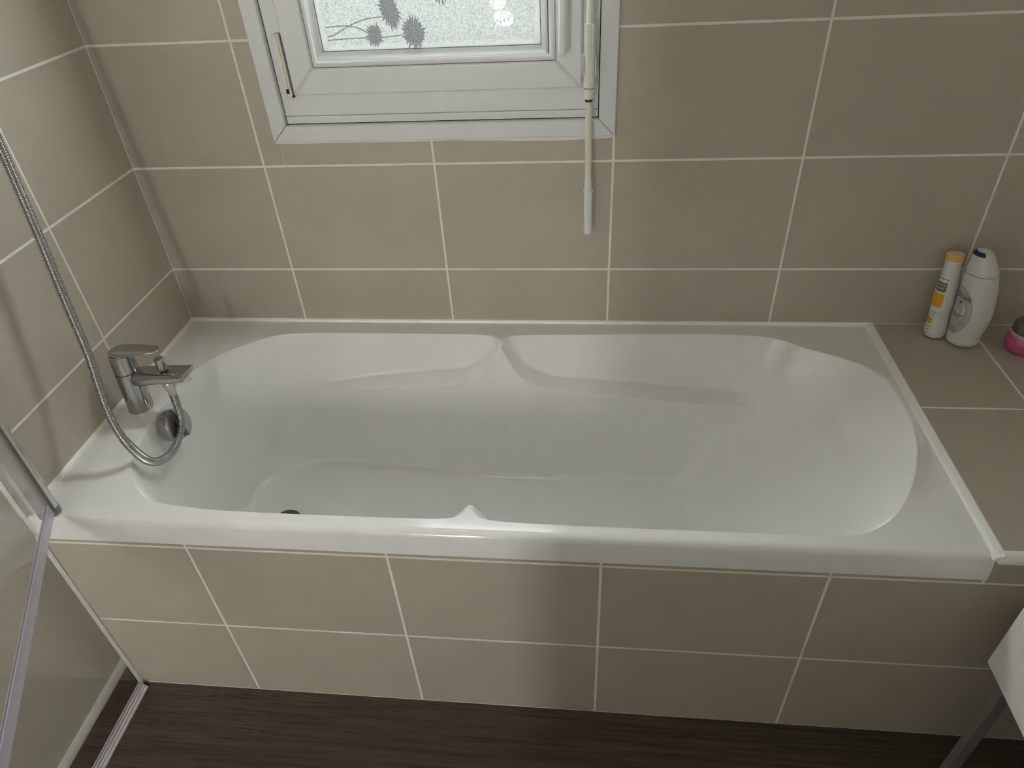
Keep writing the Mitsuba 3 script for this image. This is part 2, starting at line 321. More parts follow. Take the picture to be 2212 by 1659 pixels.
def butterfly(cx, cz):
    def wing(a, b, ox, oz, rot, hol):
        w = affinity.translate(affinity.rotate(affinity.scale(Point(0, 0).buffer(1, 20), a, b), rot, origin=(0, 0)), ox, oz)
        w = union_all([w, Polygon([(0, 0), (ox + .004, oz + b * .5), (ox + .004, oz - b * .5)])])
        for hx, hz, hr in hol: w = w.difference(affinity.scale(Point(hx, hz).buffer(1, 10), hr * .7, hr * 1.3))
        return w
    low = wing(.020, .0145, .010, -.0175, -12, [(-.004, -.0215, .0022), (.003, -.0225, .0026), (.011, -.0215, .0028), (.019, -.0185, .0028), (.024, -.0125, .0022)])
    up = wing(.0095, .0125, -.006, .010, 30, [(-.0115, .006, .0018), (-.008, .013, .002)])
    up2 = wing(.008, .0125, .008, .011, -24, [(.009, .015, .002)])
    for k in range(9):
        a = math.radians(-70 + 14 * k); low = low.difference(LineString([(.004 + .004 * math.cos(a), -.004 + .004 * math.sin(a)), (.002 + .016 * math.cos(a), -.004 + .013 * math.sin(a))]).buffer(.00035))
    tail = LineString([(-.004, -.028), (-.0075, -.034)]).buffer(.0012)
    return affinity.translate(union_all([low, up, up2, tail]), cx, cz)
bf = butterfly(.885, 1.3290)
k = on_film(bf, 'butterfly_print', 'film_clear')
tag(k, 'clear white butterfly on the frosted film')
k = on_film(box(PX0 - .001, PZ0 - .001, PX1 + .001, FILM_TOP).difference(union_all(PRINTS + [bf])), 'dimming_film', 'film_frosted'); tag(k, 'frosted grainy film on the pane, made dense to dim it in view')
# handle and hinge cover
h = m3.Manifold.batch_hull([m3.Manifold.sphere(.0085, 24).scale((1, .75, 1)).translate((1.0145 + dx, -.045, z)) for dx, z in ((0, 1.260), (0.003, 1.42))] + [m3.Manifold.sphere(.0085, 24).scale((1, .5, 1)).translate((1.0145 + dx, -.041, z)) for dx, z in ((0, 1.260), (0.003, 1.42))])
neck = m3.Manifold.batch_hull([m3.Manifold.sphere(.0085, 24).translate((1.0175, y, 1.42)) for y in (-.044, -.006)])
base = rbox(1.003, 1.032, -.020, -.010, 1.365, 1.475, .004)
put('window_1__handle', h + neck + base, 'pvc', smooth=40)
put('window_1__hinge_shadow', bx(.4245, .4375, -.0018, .0012, 1.179, 1.304), 'black_gap_shadow')  # black strip painted in as the shadow line beside the hinge cover
put('window_1__hinge_cover', cat(bx(.4215, .4345, -.013, .0012, 1.1975, 1.3035), bx(.4245, .431, -.017, -.0128, 1.1985, 1.3025)), 'pvc_cream')
put('window_1__hinge_pin', cat(bx(.4235, .4325, -.010, -.001, 1.179, 1.1865), bx(.4305, .4345, -.011, -.001, 1.183, 1.197)), 'pvc_cream')
put('window_1__hinge_socket', bx(.4215, .4345, -.006, .0012, 1.178, 1.1978), 'black_gap_shadow')
# sealant smeared under the casing
sx = np.linspace(WX0 + .002, WX1 - .004, 60); lo = WZ0 - .003 - .004 * meshkit.noise(np.column_stack([sx * 14, sx * 0, sx * 0 + 3])) * (.4 + (sx > .8))
sm = Polygon([(x, z) for x, z in zip(sx, lo)] + [(WX1 - .004, WZ0 + .001), (WX0 + .002, WZ0 + .001)])
put('window_1__sealant', frame_mesh(extrude(sm, .0035), (0, -.001, 0), (1, 0, 0), (0, 0, 1), (0, -1, 0)), 'pvc_cream')

# ------------------------------------------------------------------ bathtub
def build_tub():
    ZF = .205
    # anchors around the rim, anticlockwise seen from above starting at the left end: rim x y, lift, ledge back xyz, ledge edge xyz, floor x y
    A = []
    def anc(O, L1, L2, F, lift=0.0, out=.018): A.append([*O, lift, *L1, *L2, *F, out])
    def plain(O, F, lift=0.0, out=.018, bulge=.0):
        O, F = np.array(O), np.array(F)
        p = lambda t, s: [*(O + (F - O) * s), ZR + lift - (ZR - ZF) * t]
        anc(O, p(.30, .22 - bulge), p(.55, .47 - bulge), F, lift, out)
    def arm(x, yO, zl, F, y2=-.121, y1=-.075, dz=.020, dx=0):
        anc((x, yO), (x + dx * .4, y1, zl + dz), (x + dx, y2, zl), F)
    mir = lambda y: -.73 - y
    # left end
    plain((.103, -.365), (.165, -.365), out=.022)
    plain((.104, -.285), (.166, -.290), out=.022)
    plain((.118, -.225), (.175, -.225), out=.022)
    plain((.145, -.175), (.205, -.180), out=.02)
    anc((.195, -.121), (.225, -.128, .50), (.245, -.138, .425), (.255, -.150))
    anc((.285, -.068), (.291, -.092, .470), (.297, -.108, .420), (.310, -.128))
    anc((.376, -.060), (.380, -.086, .474), (.384, -.110, .448), (.390, -.119))
    arm(.55, -.058, .475, (.56, -.124), y2=-.117, y1=-.079)
    arm(.70, -.058, .490, (.70, -.140))
    arm(.765, -.059, .500, (.765, -.148))
    arm(.810, -.061, .536, (.810, -.153), dz=.02)
    anc((.838, -.066), (.836, -.083, .578), (.836, -.112, .570), (.835, -.155))
    anc((.858, -.088), (.8575, -.097, .602), (.857, -.107, .597), (.858, -.157))
    anc((.880, -.066), (.882, -.083, .572), (.880, -.112, .556), (.880, -.157))
    arm(.910, -.060, .513, (.910, -.157), dz=.022)
    arm(.995, -.057, .474, (.995, -.157))
    arm(1.10, -.054, .463, (1.08, -.157))
    arm(1.23, -.050, .454, (1.18, -.157))
    arm(1.36, -.048, .444, (1.26, -.157), dx=-.012)
    anc((1.475, -.052), (1.450, -.086, .466), (1.435, -.120, .441), (1.300, -.157))
    anc((1.535, -.068), (1.500, -.106, .474), (1.480, -.126, .439), (1.309, -.158))
    # the sloping back rest, right end
    anc((1.583, -.102), (1.530, -.120, .490), (1.508, -.136, .440), (1.333, -.186))
    plain((1.641, -.136), (1.340, -.215), lift=.003, out=.03)
    plain((1.696, -.184), (1.340, -.250), lift=.007, out=.042, bulge=.02)
    plain((1.721, -.266), (1.346, -.310), lift=.019, out=.056, bulge=.03)
    plain((1.725, -.354), (1.350, -.365), lift=.020, out=.056, bulge=.03)
    plain((1.714, -.440), (1.346, -.425), lift=.020, out=.056, bulge=.03)
    plain((1.686, -.520), (1.340, -.485), lift=.019, out=.056, bulge=.02)
    plain((1.648, -.590), (1.333, -.525), lift=.007, out=.046)
    plain((1.600, -.642), (1.327, -.558), lift=.001, out=.03)
    back = [list(a) for a in A]
    # front side, mirrored from the back between the sloping end and the left corner
    for a in back[20:4:-1]:
        b = list(a); b[1], b[4], b[7], b[10] = mir(a[1]), mir(a[4]), mir(a[7]), mir(a[10])
        b[1] = max(b[1], -.675) if a[1] > -.066 else b[1]
        if a[0] == 1.535: b[1] = -.672
        A.append(b)
    anc((.235, -.655), (.245, -.640, .50), (.255, -.625, .425), (.270, -.585))
    plain((.175, -.615), (.225, -.560))
    plain((.138, -.565), (.190, -.525))
    plain((.117, -.500), (.172, -.470), out=.02)
    plain((.106, -.430), (.166, -.420), out=.022)
    A = np.array(A); A = np.vstack([A, A[:1]])
    s = np.concatenate([[0], np.cumsum(np.linalg.norm(np.diff(A[:, :2], axis=0), axis=1))])
    q = np.linspace(0, s[-1], 721)[:-1]
    ext = np.vstack([A[-4:-1], A, A[1:4]]); es = np.concatenate([s[-4:-1] - s[-1], s, s[1:4] + s[-1]])
    Q = PchipInterpolator(es, ext, axis=0)(q)
    O, lift, L1, L2, F, out = Q[:, :2], Q[:, 2], Q[:, 3:6], Q[:, 6:9], Q[:, 9:11], Q[:, 11]
    ker = np.array([1, 2, 3, 2, 1.0]); ker /= ker.sum()
    def sm(a, n=1):
        for _ in range(n): a = np.apply_along_axis(lambda c: np.convolve(np.concatenate([c[-2:], c, c[:2]]), ker, 'valid'), 0, a)
        return a
    O, L1, L2 = sm(O), sm(L1), sm(L2)
    soft = np.clip((O[:, 0] - 1.47) / .06, 0, 1)[:, None]             # the creases beside the back rest are soft
    L1, L2 = L1 * (1 - soft) + sm(L1, 3) * soft, L2 * (1 - soft) + sm(L2, 3) * soft
    F = sm(F, 4); lift = sm(lift[:, None], 20)[:, 0]; out = sm(out[:, None], 20)[:, 0]
    t = np.roll(O, -1, 0) - np.roll(O, 1, 0); t /= np.linalg.norm(t, axis=1, keepdims=True)
    nrm = np.stack([-t[:, 1], t[:, 0]], 1)            # the curve runs clockwise seen from above: outward is to its left
    c0 = O.mean(0)
    if ((O - c0) * nrm).sum() < 0: nrm = -nrm
    nrm = sm(nrm, 6); nrm /= np.linalg.norm(nrm, axis=1, keepdims=True)
    z = lambda v: np.full(len(O), v)
    P3 = lambda xy, zz: np.column_stack([xy, zz])
    E = P3(O + nrm * out[:, None], z(ZR)); E[:, 1] = np.clip(E[:, 1], -.6895, -.012); E[:, 0] = np.clip(E[:, 0], .02, 1.7555)
    O3 = P3(O, ZR + lift)
    blend = lambda k, h: np.column_stack([(E * (1 - k) + O3 * k)[:, :2], ZR + lift * h])
    D1, D2, D = blend(.25, .03), blend(.5, .18), blend(.75, .52)
    def toward(a, b, d):
        v = b - a; l = np.linalg.norm(v, axis=1, keepdims=True); return a + v * np.minimum(d / np.maximum(l, 1e-6), .45)
    F3 = P3(F, z(ZF)); cen = np.column_stack([np.clip(F[:, 0], .34, 1.16), np.full(len(F), -.365), z(ZF - .004)])
    ctrl = [E, D1, D2, D, toward(O3, D, .004), O3, toward(O3, L1, .006), toward(L1, O3, .03), L1, toward(L1, L2, .012), toward(L2, L1, .005), L2, toward(L2, F3, .006), L2 * .55 + F3 * .45, toward(F3, L2, .03), F3, toward(F3, cen, .035), F3 * .5 + cen * .5, cen]
    ctrl = np.array(ctrl)
    for _ in range(2):                                  # corner cutting across the profile
        a, b = ctrl[:-1] * .75 + ctrl[1:] * .25, ctrl[:-1] * .25 + ctrl[1:] * .75
        m = np.empty((2 * len(a), *ctrl.shape[1:])); m[0::2], m[1::2] = a, b
        ctrl = np.concatenate([ctrl[:1], m, ctrl[-1:]])
    keep = ctrl
    n = keep.shape[1]
    basin = loft(keep[::1], close=False)
    if (basin.face_normals[:, 2] * basin.area_faces).sum() < 0: basin.invert()
    # flat deck around the basin's outer ring
    deck = Polygon([(.0, -.692), (1.757, -.692), (1.757, -.0), (.0, -.0)], [E[:, :2]])
    dm = flat(deck); dm.apply_translation((0, 0, ZR))
    if dm.face_normals[0, 2] < 0: dm.invert()
    # rolled front edge
    xs = np.linspace(0, 1.757, 90); pr = []
    for a in np.linspace(0, math.pi / 2, 9): pr.append((-.692 - .0145 * math.sin(a), ZR - .0145 + .0145 * math.cos(a)))
    pr += [(-.7085, .575), (-.7100, .5485), (-.7085, .5470), (-.700, .5470)]
    V = np.array([[x, y, zz] for x in xs for y, zz in pr]); k = len(pr); Fc = []
    for i in range(len(xs) - 1):
        for j in range(k - 1):
            a, b, c, d = i * k + j, (i + 1) * k + j, (i + 1) * k + j + 1, i * k + j + 1
            Fc += [[a, c, b], [a, d, c]]
    lip = trimesh.Trimesh(V, Fc, process=False)
    if lip.face_normals[:, 2].max() < .5: lip.invert()
    capm = frame_mesh(extrude(Polygon([(p[0], p[1]) for p in pr] + [(-.692, .547)]).buffer(0), .0015), (1.756, 0, 0), (0, 1, 0), (0, 0, 1), (1, 0, 0))
    m = cat(basin, dm, lip); m.merge_vertices(digits_vertex=6)
    return m, capm, keep
tub, capm, RINGS = build_tub()
put('bathtub__shell', tub, 'acrylic', smooth=50)
put('bathtub__end_cap', capm, 'acrylic')
tag('bathtub', 'white acrylic built-in bathtub with moulded armrests under the window', 'bathtub')
# drain
put('bathtub__drain', lathe([(0, 0), (.030, 0), (.036, .0015), (.0365, .004), (.034, .0055), (.028, .0045), (.0, .0065)], 48, (.292, -.350, .2025)), 'drain_steel', smooth=40)
# overflow: a chrome drum with a slot behind its half round cover
def turned(mesh, at, ang=14):
    """local z -> towards +x and a little upwards"""
    a = math.radians(ang); n = np.array([math.cos(a), 0, math.sin(a)]); u = np.array([0, 1, 0.0]); v = np.cross(n, u)
    return frame_mesh(mesh, at, u, v, n)
OV = (.118, -.388, .5665)
put('bathtub__overflow', turned(lathe([(0, 0), (.037, 0), (.0375, .002), (.0375, .020), (.0365, .022), (.030, .022), (.029, .0205), (0, .019)], 56), OV), 'chrome', smooth=35)
half = Point(0, 0).buffer(.038, 48).intersection(box(.004, -.05, .05, .05))
put('bathtub__overflow__cover', turned(frame_mesh(extrude(half, .007), (0, 0, .0205), (1, 0, 0), (0, 1, 0), (0, 0, 1)), OV), 'chrome', smooth=35)
put('bathtub__overflow__slot', turned(frame_mesh(extrude(Point(0, 0).buffer(.026, 32).intersection(box(-.05, -.05, .003, .05)), .0015), (0, 0, .0197), (1, 0, 0), (0, 1, 0), (0, 0, 1)), OV), 'chrome_dark')
put('bathtub__overflow__grip', turned(bx(-.0015, .0042, -.0365, .0365, .0205, .030), OV), 'chrome_dark')

# ------------------------------------------------------------------ bath mixer tap
TX, TY = .0555, -.372
TAP_LEAN = .07                             # it leans a little towards the bath
def leaning(m):
    m = m.copy(); m.vertices[:, 0] += TAP_LEAN * np.clip(m.vertices[:, 2] - ZR, 0, None) * np.clip(1 - (m.vertices[:, 0] - TX) / .16, 0, 1.0); return m
tag('bath_mixer_tap', 'chrome single-lever bath mixer tap standing on the tub corner deck', 'tap')
put('bath_mixer_tap__body', leaning(lathe([(0, .0004), (.0265, .0004), (.0268, .002), (.0262, .06), (.0258, .1035), (.0252, .105), (0, .105)], 56, (TX, TY, ZR))), 'chrome', smooth=35)
put('bath_mixer_tap__collar', leaning(lathe([(0, .1052), (.0238, .1052), (.0238, .1078), (0, .1078)], 56, (TX, TY, ZR))), 'dark_rubber', smooth=35)
def sect(x, hy, z0, z1, p=3.0, n=40, yc=TY):
    a = np.arange(n) * 2 * np.pi / n; c, s = np.cos(a), np.sin(a)
    return np.column_stack([np.full(n, x), yc + hy * np.sign(c) * np.abs(c) ** (2 / p), (z0 + z1) / 2 + (z1 - z0) / 2 * np.sign(s) * np.abs(s) ** (2 / p)])
sp = [(.056, .0140, .676, .7110, 2.2), (.076, .0200, .6765, .7128, 2.4), (.095, .0240, .679, .7135, 3), (.125, .0245, .6855, .7140, 3.4), (.165, .0245, .690, .7145, 3.8), (.195, .0240, .6945, .7148, 4), (.2045, .0235, .7035, .7152, 4), (.2065, .0228, .7085, .7150, 4)]
put('bath_mixer_tap__spout', loft([sect(*a) for a in sp]), 'chrome', smooth=35)
put('bath_mixer_tap__aerator', cyl((.193, TY, .700), (.1955, TY, .6865), .0105), 'alu', smooth=35)
put('bath_mixer_tap__diverter_knob', lathe([(0, .700), (.0040, .700), (.0040, .7180), (.0095, .7190), (.0104, .7210), (.0104, .7430), (.0097, .7460), (0, .7466)], 40, (.1500, TY, 0)), 'chrome', smooth=35)
# lever: drum with a slanting top and a flat paddle
put('bath_mixer_tap__lever', leaning(cat(lathe([(0, .1078), (.0258, .1078), (.0260, .110), (.0245, .150), (.022, .153), (0, .153)], 56, (TX, TY, ZR)),
    loft([np.column_stack([np.array([x + 0 * a_ for a_ in range(40)]), *sect(x, hy, z0, z1, p)[:, 1:].T]) for x, hy, z0, z1, p in
          ((.0335, .004, .7595, .7635, 2), (.036, .0120, .7570, .7665, 2.4), (.043, .0190, .7560, .7695, 2.8), (.058, .0222, .7555, .7710, 3), (.080, .0218, .7575, .7710, 3), (.105, .0195, .7610, .7710, 3), (.130, .0162, .7640, .7705, 3), (.145, .0138, .7650, .7700, 3), (.1515, .0090, .7660, .7690, 2.6), (.1535, .004, .7665, .7685, 2))]))), 'chrome', smooth=35)
put('bath_mixer_tap__lever__stem', lathe([(0, 0), (.0075, 0), (.0085, .003), (.0085, .034), (0, .034)], 30, (.084, TY, .7245)), 'chrome_dark', smooth=35)
put('bath_mixer_tap__hose_outlet', lathe([(0, .668), (.0128, .668), (.0130, .669), (.0130, .680), (.0115, .682), (.0105, .694), (0, .694)], 36, (.1480, TY, 0)), 'alu', smooth=35)

# ------------------------------------------------------------------ shower hose
hp = np.array([(.148, TY, .655), (.1485, -.375, .630), (.1505, -.381, .603), (.151, -.393, .573), (.151, -.423, .553), (.151, -.474, .552), (.150, -.518, .577), (.147, -.541, .622), (.136, -.546, .672), (.118, -.530, .713),
               (.095, -.484, .822), (.085, -.463, .915), (.078, -.442, 1.035), (.072, -.425, 1.14), (.068, -.414, 1.225), (.062, -.400, 1.36), (.055, -.385, 1.55), (.048, -.378, 1.75)])
cs = CubicSpline(np.concatenate([[0], np.cumsum(np.linalg.norm(np.diff(hp, axis=0), axis=1))]), hp)
L = cs.x[-1]; pitch = .0043; sub = 6
ss = np.arange(0, L, pitch / sub); ph = (np.arange(len(ss)) % sub) / sub
rr = .0076 + .0013 * np.cos(2 * np.pi * ph) + .0003 * np.cos(4 * np.pi * ph)
tag('shower_hose', 'ribbed chrome shower hose looping from the tap up along the left wall', 'shower hose')
put('shower_hose__spiral', tube(cs(ss), rr, 20), 'chrome', smooth=True)
put('shower_hose__ferrule', lathe([(0, .648), (.0088, .648), (.0092, .650), (.0098, .667), (.0102, .669), (0, .669)], 32, (.1480, TY, 0)), 'alu', smooth=35)

# ------------------------------------------------------------------ bath screen, opened into the room
tag('bath_screen', 'clear glass bath screen swung out from its upright post over the tub front corner', 'bath screen')
SP = np.array([.0530, -.6930]); sd = np.array([.289 - .064, -1.154 + .713]); sd /= np.linalg.norm(sd); sn = np.array([-sd[1], sd[0]])
pb = .629
def up3(p, zz): return np.array([p[0], p[1], zz])
# post: rounded aluminium profile with a plastic foot
post = affinity.rotate(union_all([Point(0, 0).buffer(.0125, 24), box(-.024, -.010, .002, .006)]), 0, origin=(0, 0))
put('bath_screen__post', frame_mesh(extrude(post, 1.42), (SP[0], SP[1], ZR + .019), (.85, .52, 0), (-.52, .85, 0), (0, 0, 1)), 'alu', smooth=35)
put('bath_screen__post__foot', frame_mesh(extrude(post.buffer(.0006), .0165), (SP[0], SP[1], ZR + .0025), (.85, .52, 0), (-.52, .85, 0), (0, 0, 1)), 'grey_plastic', smooth=35)
g0 = SP + sd * .012; g1 = SP + sd * .80
glass = trimesh.Trimesh([up3(g0, pb), up3(g1, pb), up3(g1, 2.02), up3(g0, 2.02)], [[0, 1, 2], [0, 2, 3]], process=False)
put('bath_screen__pane', glass, 'clear_glass')
sealp = affinity.scale(Polygon([(-.0065, -.002), (-.0065, .013), (-.0035, .014), (-.0035, .004), (.0035, .004), (.0035, .014), (.0065, .013), (.0065, -.002), (.0105, -.016), (.0085, -.017), (.003, -.005), (-.003, -.005), (-.004, -.010), (-.006, -.010)]), .46, .8, origin=(0, 0))
put('bath_screen__bottom_seal', sweep_profile(sealp, up3(g0, pb), up3(g1, pb), (0, 0, 1)), 'clear_seal')
# the folded leaf between wall and post
w0, w1 = np.array([.006, -.690]), SP + np.array([-.016, -.002])
put('bath_screen__wall_profile', bx(0.0018, .016, -.705, -.677, ZR + .004, 2.03), 'alu')

# ------------------------------------------------------------------ glass door of the shower corner
tag('shower_door', 'clear glass shower door with a ribbed seal resting on the dark floor', 'shower door')
put('shower_door__pane', trimesh.Trimesh([(.006, -.722, .022), (.006, -1.62, .022), (.006, -1.62, 2.0), (.006, -.722, 2.0)], [[0, 1, 2], [0, 2, 3]], process=False), 'clear_glass')
dseal = Polygon([(-.011, 0), (.013, 0), (.0135, .005), (.009, .0075), (.0085, .012), (.0055, .013), (.0050, .021), (.002, .021), (.0018, .013), (-.002, .013), (-.0022, .021), (-.005, .021), (-.0055, .012), (-.0105, .010)])
put('shower_door__bottom_seal', sweep_profile(dseal, (.006, -.7165, .0005), (.006, -1.62, .0005), (0, 0, 1)), 'vinyl_seal')

# ------------------------------------------------------------------ shutter crank beside the window
tag('shutter_crank', 'white roller-shutter crank rod hanging in front of the window frame', 'crank rod')
CX, CY = 1.0665, -.034
put('shutter_crank__upper_rod', cyl((CX, CY, 1.29), (CX + .004, CY - .002, 2.05), .0068, 28), 'pvc_cream', smooth=35)
fl = [( .0098 + .0006 * math.cos(14 * a)) for a in np.linspace(0, 2 * math.pi, 84, endpoint=False)]
fp = Polygon([(r * math.cos(a), r * math.sin(a)) for r, a in zip(fl, np.linspace(0, 2 * math.pi, 84, endpoint=False))])
put('shutter_crank__sleeve', frame_mesh(extrude(fp, .108), (CX, CY, 1.1985), (1, 0, 0), (0, 1, 0), (0, 0, 1)), 'pvc_cream', smooth=30)
put('shutter_crank__collar', lathe([(0, 1.190), (.0108, 1.190), (.0112, 1.1915), (.0112, 1.1985), (.0105, 1.200), (0, 1.200)], 40, (CX, CY, 0)), 'pvc_cream', smooth=35)
put('shutter_crank__joint', lathe([(0, 1.168), (.0082, 1.168), (.0088, 1.170), (.0088, 1.1885), (0, 1.1885)], 36, (CX, CY, 0)), 'pvc_cream', smooth=35)
put('shutter_crank__joint__dark_ring', cat(lathe([(0, 1.1882), (.0096, 1.1882), (.0096, 1.1902), (0, 1.1902)], 36, (CX, CY, 0)), lathe([(0, 1.1625), (.0075, 1.1625), (.0078, 1.1683), (0, 1.1683)], 36, (CX, CY, 0))), 'rust', smooth=35)
put('shutter_crank__lower_rod', cyl((CX, CY, 1.166), (CX + .0015, CY - .004, .985), .0070, 28), 'pvc_yellowed', smooth=35)
put('shutter_crank__knuckle', tube([(CX + .0014, CY - .004, .974), (CX + .0014, CY - .004, .995), (CX + .0024, CY - .004, 1.000)], [.0082, .0082, .006], 30), 'pvc', smooth=35)
put('shutter_crank__grip', lathe([(0, .874), (.0082, .874), (.0090, .8755), (.0094, .88), (.0090, .972), (.0106, .973), (.0106, .9765), (.008, .978), (0, .978)], 40, (CX + .002, CY - .0045, 0)), 'pvc', smooth=35)
put('shutter_crank__clip', cat(bx(CX - .0132, CX - .0112, CY - .006, .0008, 1.212, 1.250), bx(CX + .0112, CX + .0132, CY - .006, .0008, 1.212, 1.250), bx(CX - .0132, CX + .0132, -.0032, .0008, 1.212, 1.250)), 'pvc')

# ------------------------------------------------------------------ toiletries on the ledge
def superoval(a, b, z, n=72, p=2.2, cx=0, cy=0):
    t = np.arange(n) * 2 * np.pi / n; c, s = np.cos(t), np.sin(t)
    return np.column_stack([cx + a * np.sign(c) * np.abs(c) ** (2 / p), cy + b * np.sign(s) * np.abs(s) ** (2 / p), np.full(n, z)])
def lean(base, top):
    base, top = np.array(base, float), np.array(top, float); n = top - base; n /= np.linalg.norm(n); return n
def placed(mesh, base, n, turn):
    """local z -> n, local x turned about it"""
    x = np.array([math.cos(turn), math.sin(turn), 0]); x -= n * (x @ n); x /= np.linalg.norm(x)
    return frame_mesh(mesh, base, x, np.cross(n, x), n)
LT = LZ + .0001
# slim white bottle with a cream cap
B1 = np.array([1.890, -.052, LT + .0022]); N1 = lean((1.890, -.052, .612), (1.884, -.034, .80)); 
mat('bottle_white', principled((0.66, 0.66, 0.66), .35, .5))
mat('cap_orange', principled((0.72, 0.42, 0.10), .4, .5)); mat('cap_cream', principled((0.72, 0.58, 0.42), .45, .4))
mat('print_orange', principled((0.66, 0.33, 0.015), .45, .4)); mat('print_dark', principled((0.13, 0.135, 0.145), .5, .3)); mat('print_grey', principled((0.34, 0.34, 0.35), .5, .3))
prof1 = CubicSpline([0, .004, .03, .09, .13, .16, .185, .190], [.0195, .0215, .0225, .0225, .0205, .0178, .0172, .0172])
TURN1 = math.radians(-125)
def bottle1_point(t, z, off=0.0002): r = float(prof1(z)) + off; return (r * 1.05 * math.cos(t), r * .98 * math.sin(t), z)
tag('shampoo_bottle', 'slim white bottle with an orange and grey label and cream cap', 'bottle')
zz = np.concatenate([[0.0], np.linspace(.001, .190, 40)])
put('shampoo_bottle__body', placed(loft([superoval(float(prof1(z)) * 1.05 * (0.9 if z == 0 else 1), float(prof1(z)) * .98 * (.9 if z == 0 else 1), z, p=2) for z in zz]), B1, N1, TURN1), 'bottle_white', smooth=40)
put('shampoo_bottle__cap_ring', placed(lathe([(0, .190), (.0180, .190), (.0188, .1915), (.0190, .199), (.0182, .2015), (0, .2015)], 48), B1, N1, TURN1), 'cap_orange', smooth=35)
put('shampoo_bottle__cap', placed(lathe([(0, .2012), (.0168, .2012), (.0170, .2028), (.0155, .2045), (0, .2048)], 48), B1, N1, TURN1), 'cap_cream', smooth=35)
def wrap_patch(fn, t0, t1, z0, z1, base, n, turn, nt=10, nz=10, skew=0.0):
    """a thin print lying on a bottle's curved side"""
    V = [fn(t0 + (t1 - t0) * i / nt, z0 + (z1 - z0) * j / nz + skew * (i / nt - .5)) for j in range(nz + 1) for i in range(nt + 1)]
    F = []
    for j in range(nz):
        for i in range(nt):
            a = j * (nt + 1) + i; F += [[a, a + 1, a + nt + 2], [a, a + nt + 2, a + nt + 1]]
    return placed(trimesh.Trimesh(V, F, process=False), base, n, turn)
def wrap_text(text, h, fn, t0, z0, r, base, n, turn, up=True):
    """lettering wrapped round a bottle, reading along the turn"""
    m = meshkit.text_mesh(text, h, .0004, bold=True); m = m.subdivide_to_size(h * .5); v = m.vertices
    V = [fn(t0 + a / r, z0 + b, .0003 + c) for a, b, c in v]
    return placed(trimesh.Trimesh(V, m.faces, process=False), base, n, turn)
L0, L1_ = math.radians(-66), math.radians(10)
for z0, z1, m_, ta, tb in ((.118, .140, 'print_dark', L0, L1_), (.080, .113, 'print_orange', L0, L1_), (.036, .050, 'print_orange', L0, math.radians(-22))):
    put('shampoo_bottle__label_print', wrap_patch(bottle1_point, ta, tb, z0, z1, B1, N1, TURN1, skew=0), m_)
for z0, ta, tb, m_ in ((.1465, L0, math.radians(14), 'print_dark'), (.0655, -40, -5, 'print_grey'), (.0585, -46, -14, 'print_grey'), (.0275, -60, -18, 'print_grey'), (.020, -60, -30, 'print_grey'), (.0095, -58, -26, 'print_grey')):
    ta, tb = (ta if isinstance(ta, float) else math.radians(ta)), (tb if isinstance(tb, float) else math.radians(tb))
    put('shampoo_bottle__label_line', wrap_patch(bottle1_point, ta, tb, z0, z0 + .0020, B1, N1, TURN1, 8, 1), m_)
for zt, (ta, tb) in ((.132, (-62, -48)), (.132, (-44, -34)), (.132, (-30, -18)), (.132, (-14, 0)), (.124, (-62, -52)), (.124, (-46, -30)), (.124, (-26, -4))):
    put('shampoo_bottle__label_letter', wrap_patch(lambda t, z: bottle1_point(t, z, .0005), math.radians(ta), math.radians(tb), zt, zt + .0038, B1, N1, TURN1, 4, 1), 'print_grey')

# broad white bottle, its flat label side turned to the left
tag('shower_gel_bottle', 'broad curved white bottle with a dark blue mark on its cap', 'bottle')
B2 = np.array([1.934, -.082, LT + .0015]); N2 = lean((1.934, -.082, .612), (1.922, -.066, .84))
pa = CubicSpline([0, .004, .02, .06, .11, .15, .19, .215, .228, .232], [.020, .030, .038, .0440, .0445, .0415, .034, .026, .016, .006])
pbb = CubicSpline([0, .004, .02, .06, .11, .15, .19, .215, .228, .232], [.020, .027, .0325, .0360, .0360, .0335, .028, .021, .013, .005])
mat('bottle_ivory', principled((0.62, 0.63, 0.60), .35, .5)); mat('navy', principled((0.012, 0.014, 0.06), .4, .5))
mat('label_shade_grey', principled((0.40, 0.41, 0.41), .4, .5))
TURN2 = math.radians(-88)
def bow(z): return .011 * (1 - ((z - .10) / .12) ** 2)
def bottle2_point(t, z, off=.0003):
    a, b = float(pa(z)) + off, float(pbb(z)) + off
    return (a * math.cos(t), b * math.sin(t) + bow(z), z)
zz = np.concatenate([[0], np.linspace(.002, .232, 60)])
put('shower_gel_bottle__body', placed(loft([superoval(float(pa(z)), float(pbb(z)), z, p=2.0, cy=bow(z)) for z in zz if z <= .178]), B2, N2, TURN2), 'bottle_ivory', smooth=40)
put('shower_gel_bottle__cap', placed(loft([superoval(float(pa(z)) * (1.0 if z > .179 else .985), float(pbb(z)) * (1.0 if z > .179 else .985), z, p=2.0, cy=bow(z)) for z in np.linspace(.1785, .232, 24)]), B2, N2, TURN2), 'bottle_ivory', smooth=40)
put('shower_gel_bottle__cap__blue_mark', wrap_patch(lambda t, z: bottle2_point(t, z, .0006), math.radians(-140), math.radians(-22), .2205, .2285, B2, N2, TURN2, 10, 8), 'navy', smooth=40)
lab = [bottle2_point(math.radians(-90) + .95 * math.sin(a) * 1.0, .088 + .060 * math.cos(a), .0004) for a in np.linspace(0, 2 * math.pi, 40, endpoint=False)]
lab_v = [bottle2_point(math.radians(-90) + .95 * s * math.sin(a), .088 + .060 * s * math.cos(a), .0004) for s in (0.001, .35, .7, 1.0) for a in np.linspace(0, 2 * math.pi, 40, endpoint=False)]
lf = []
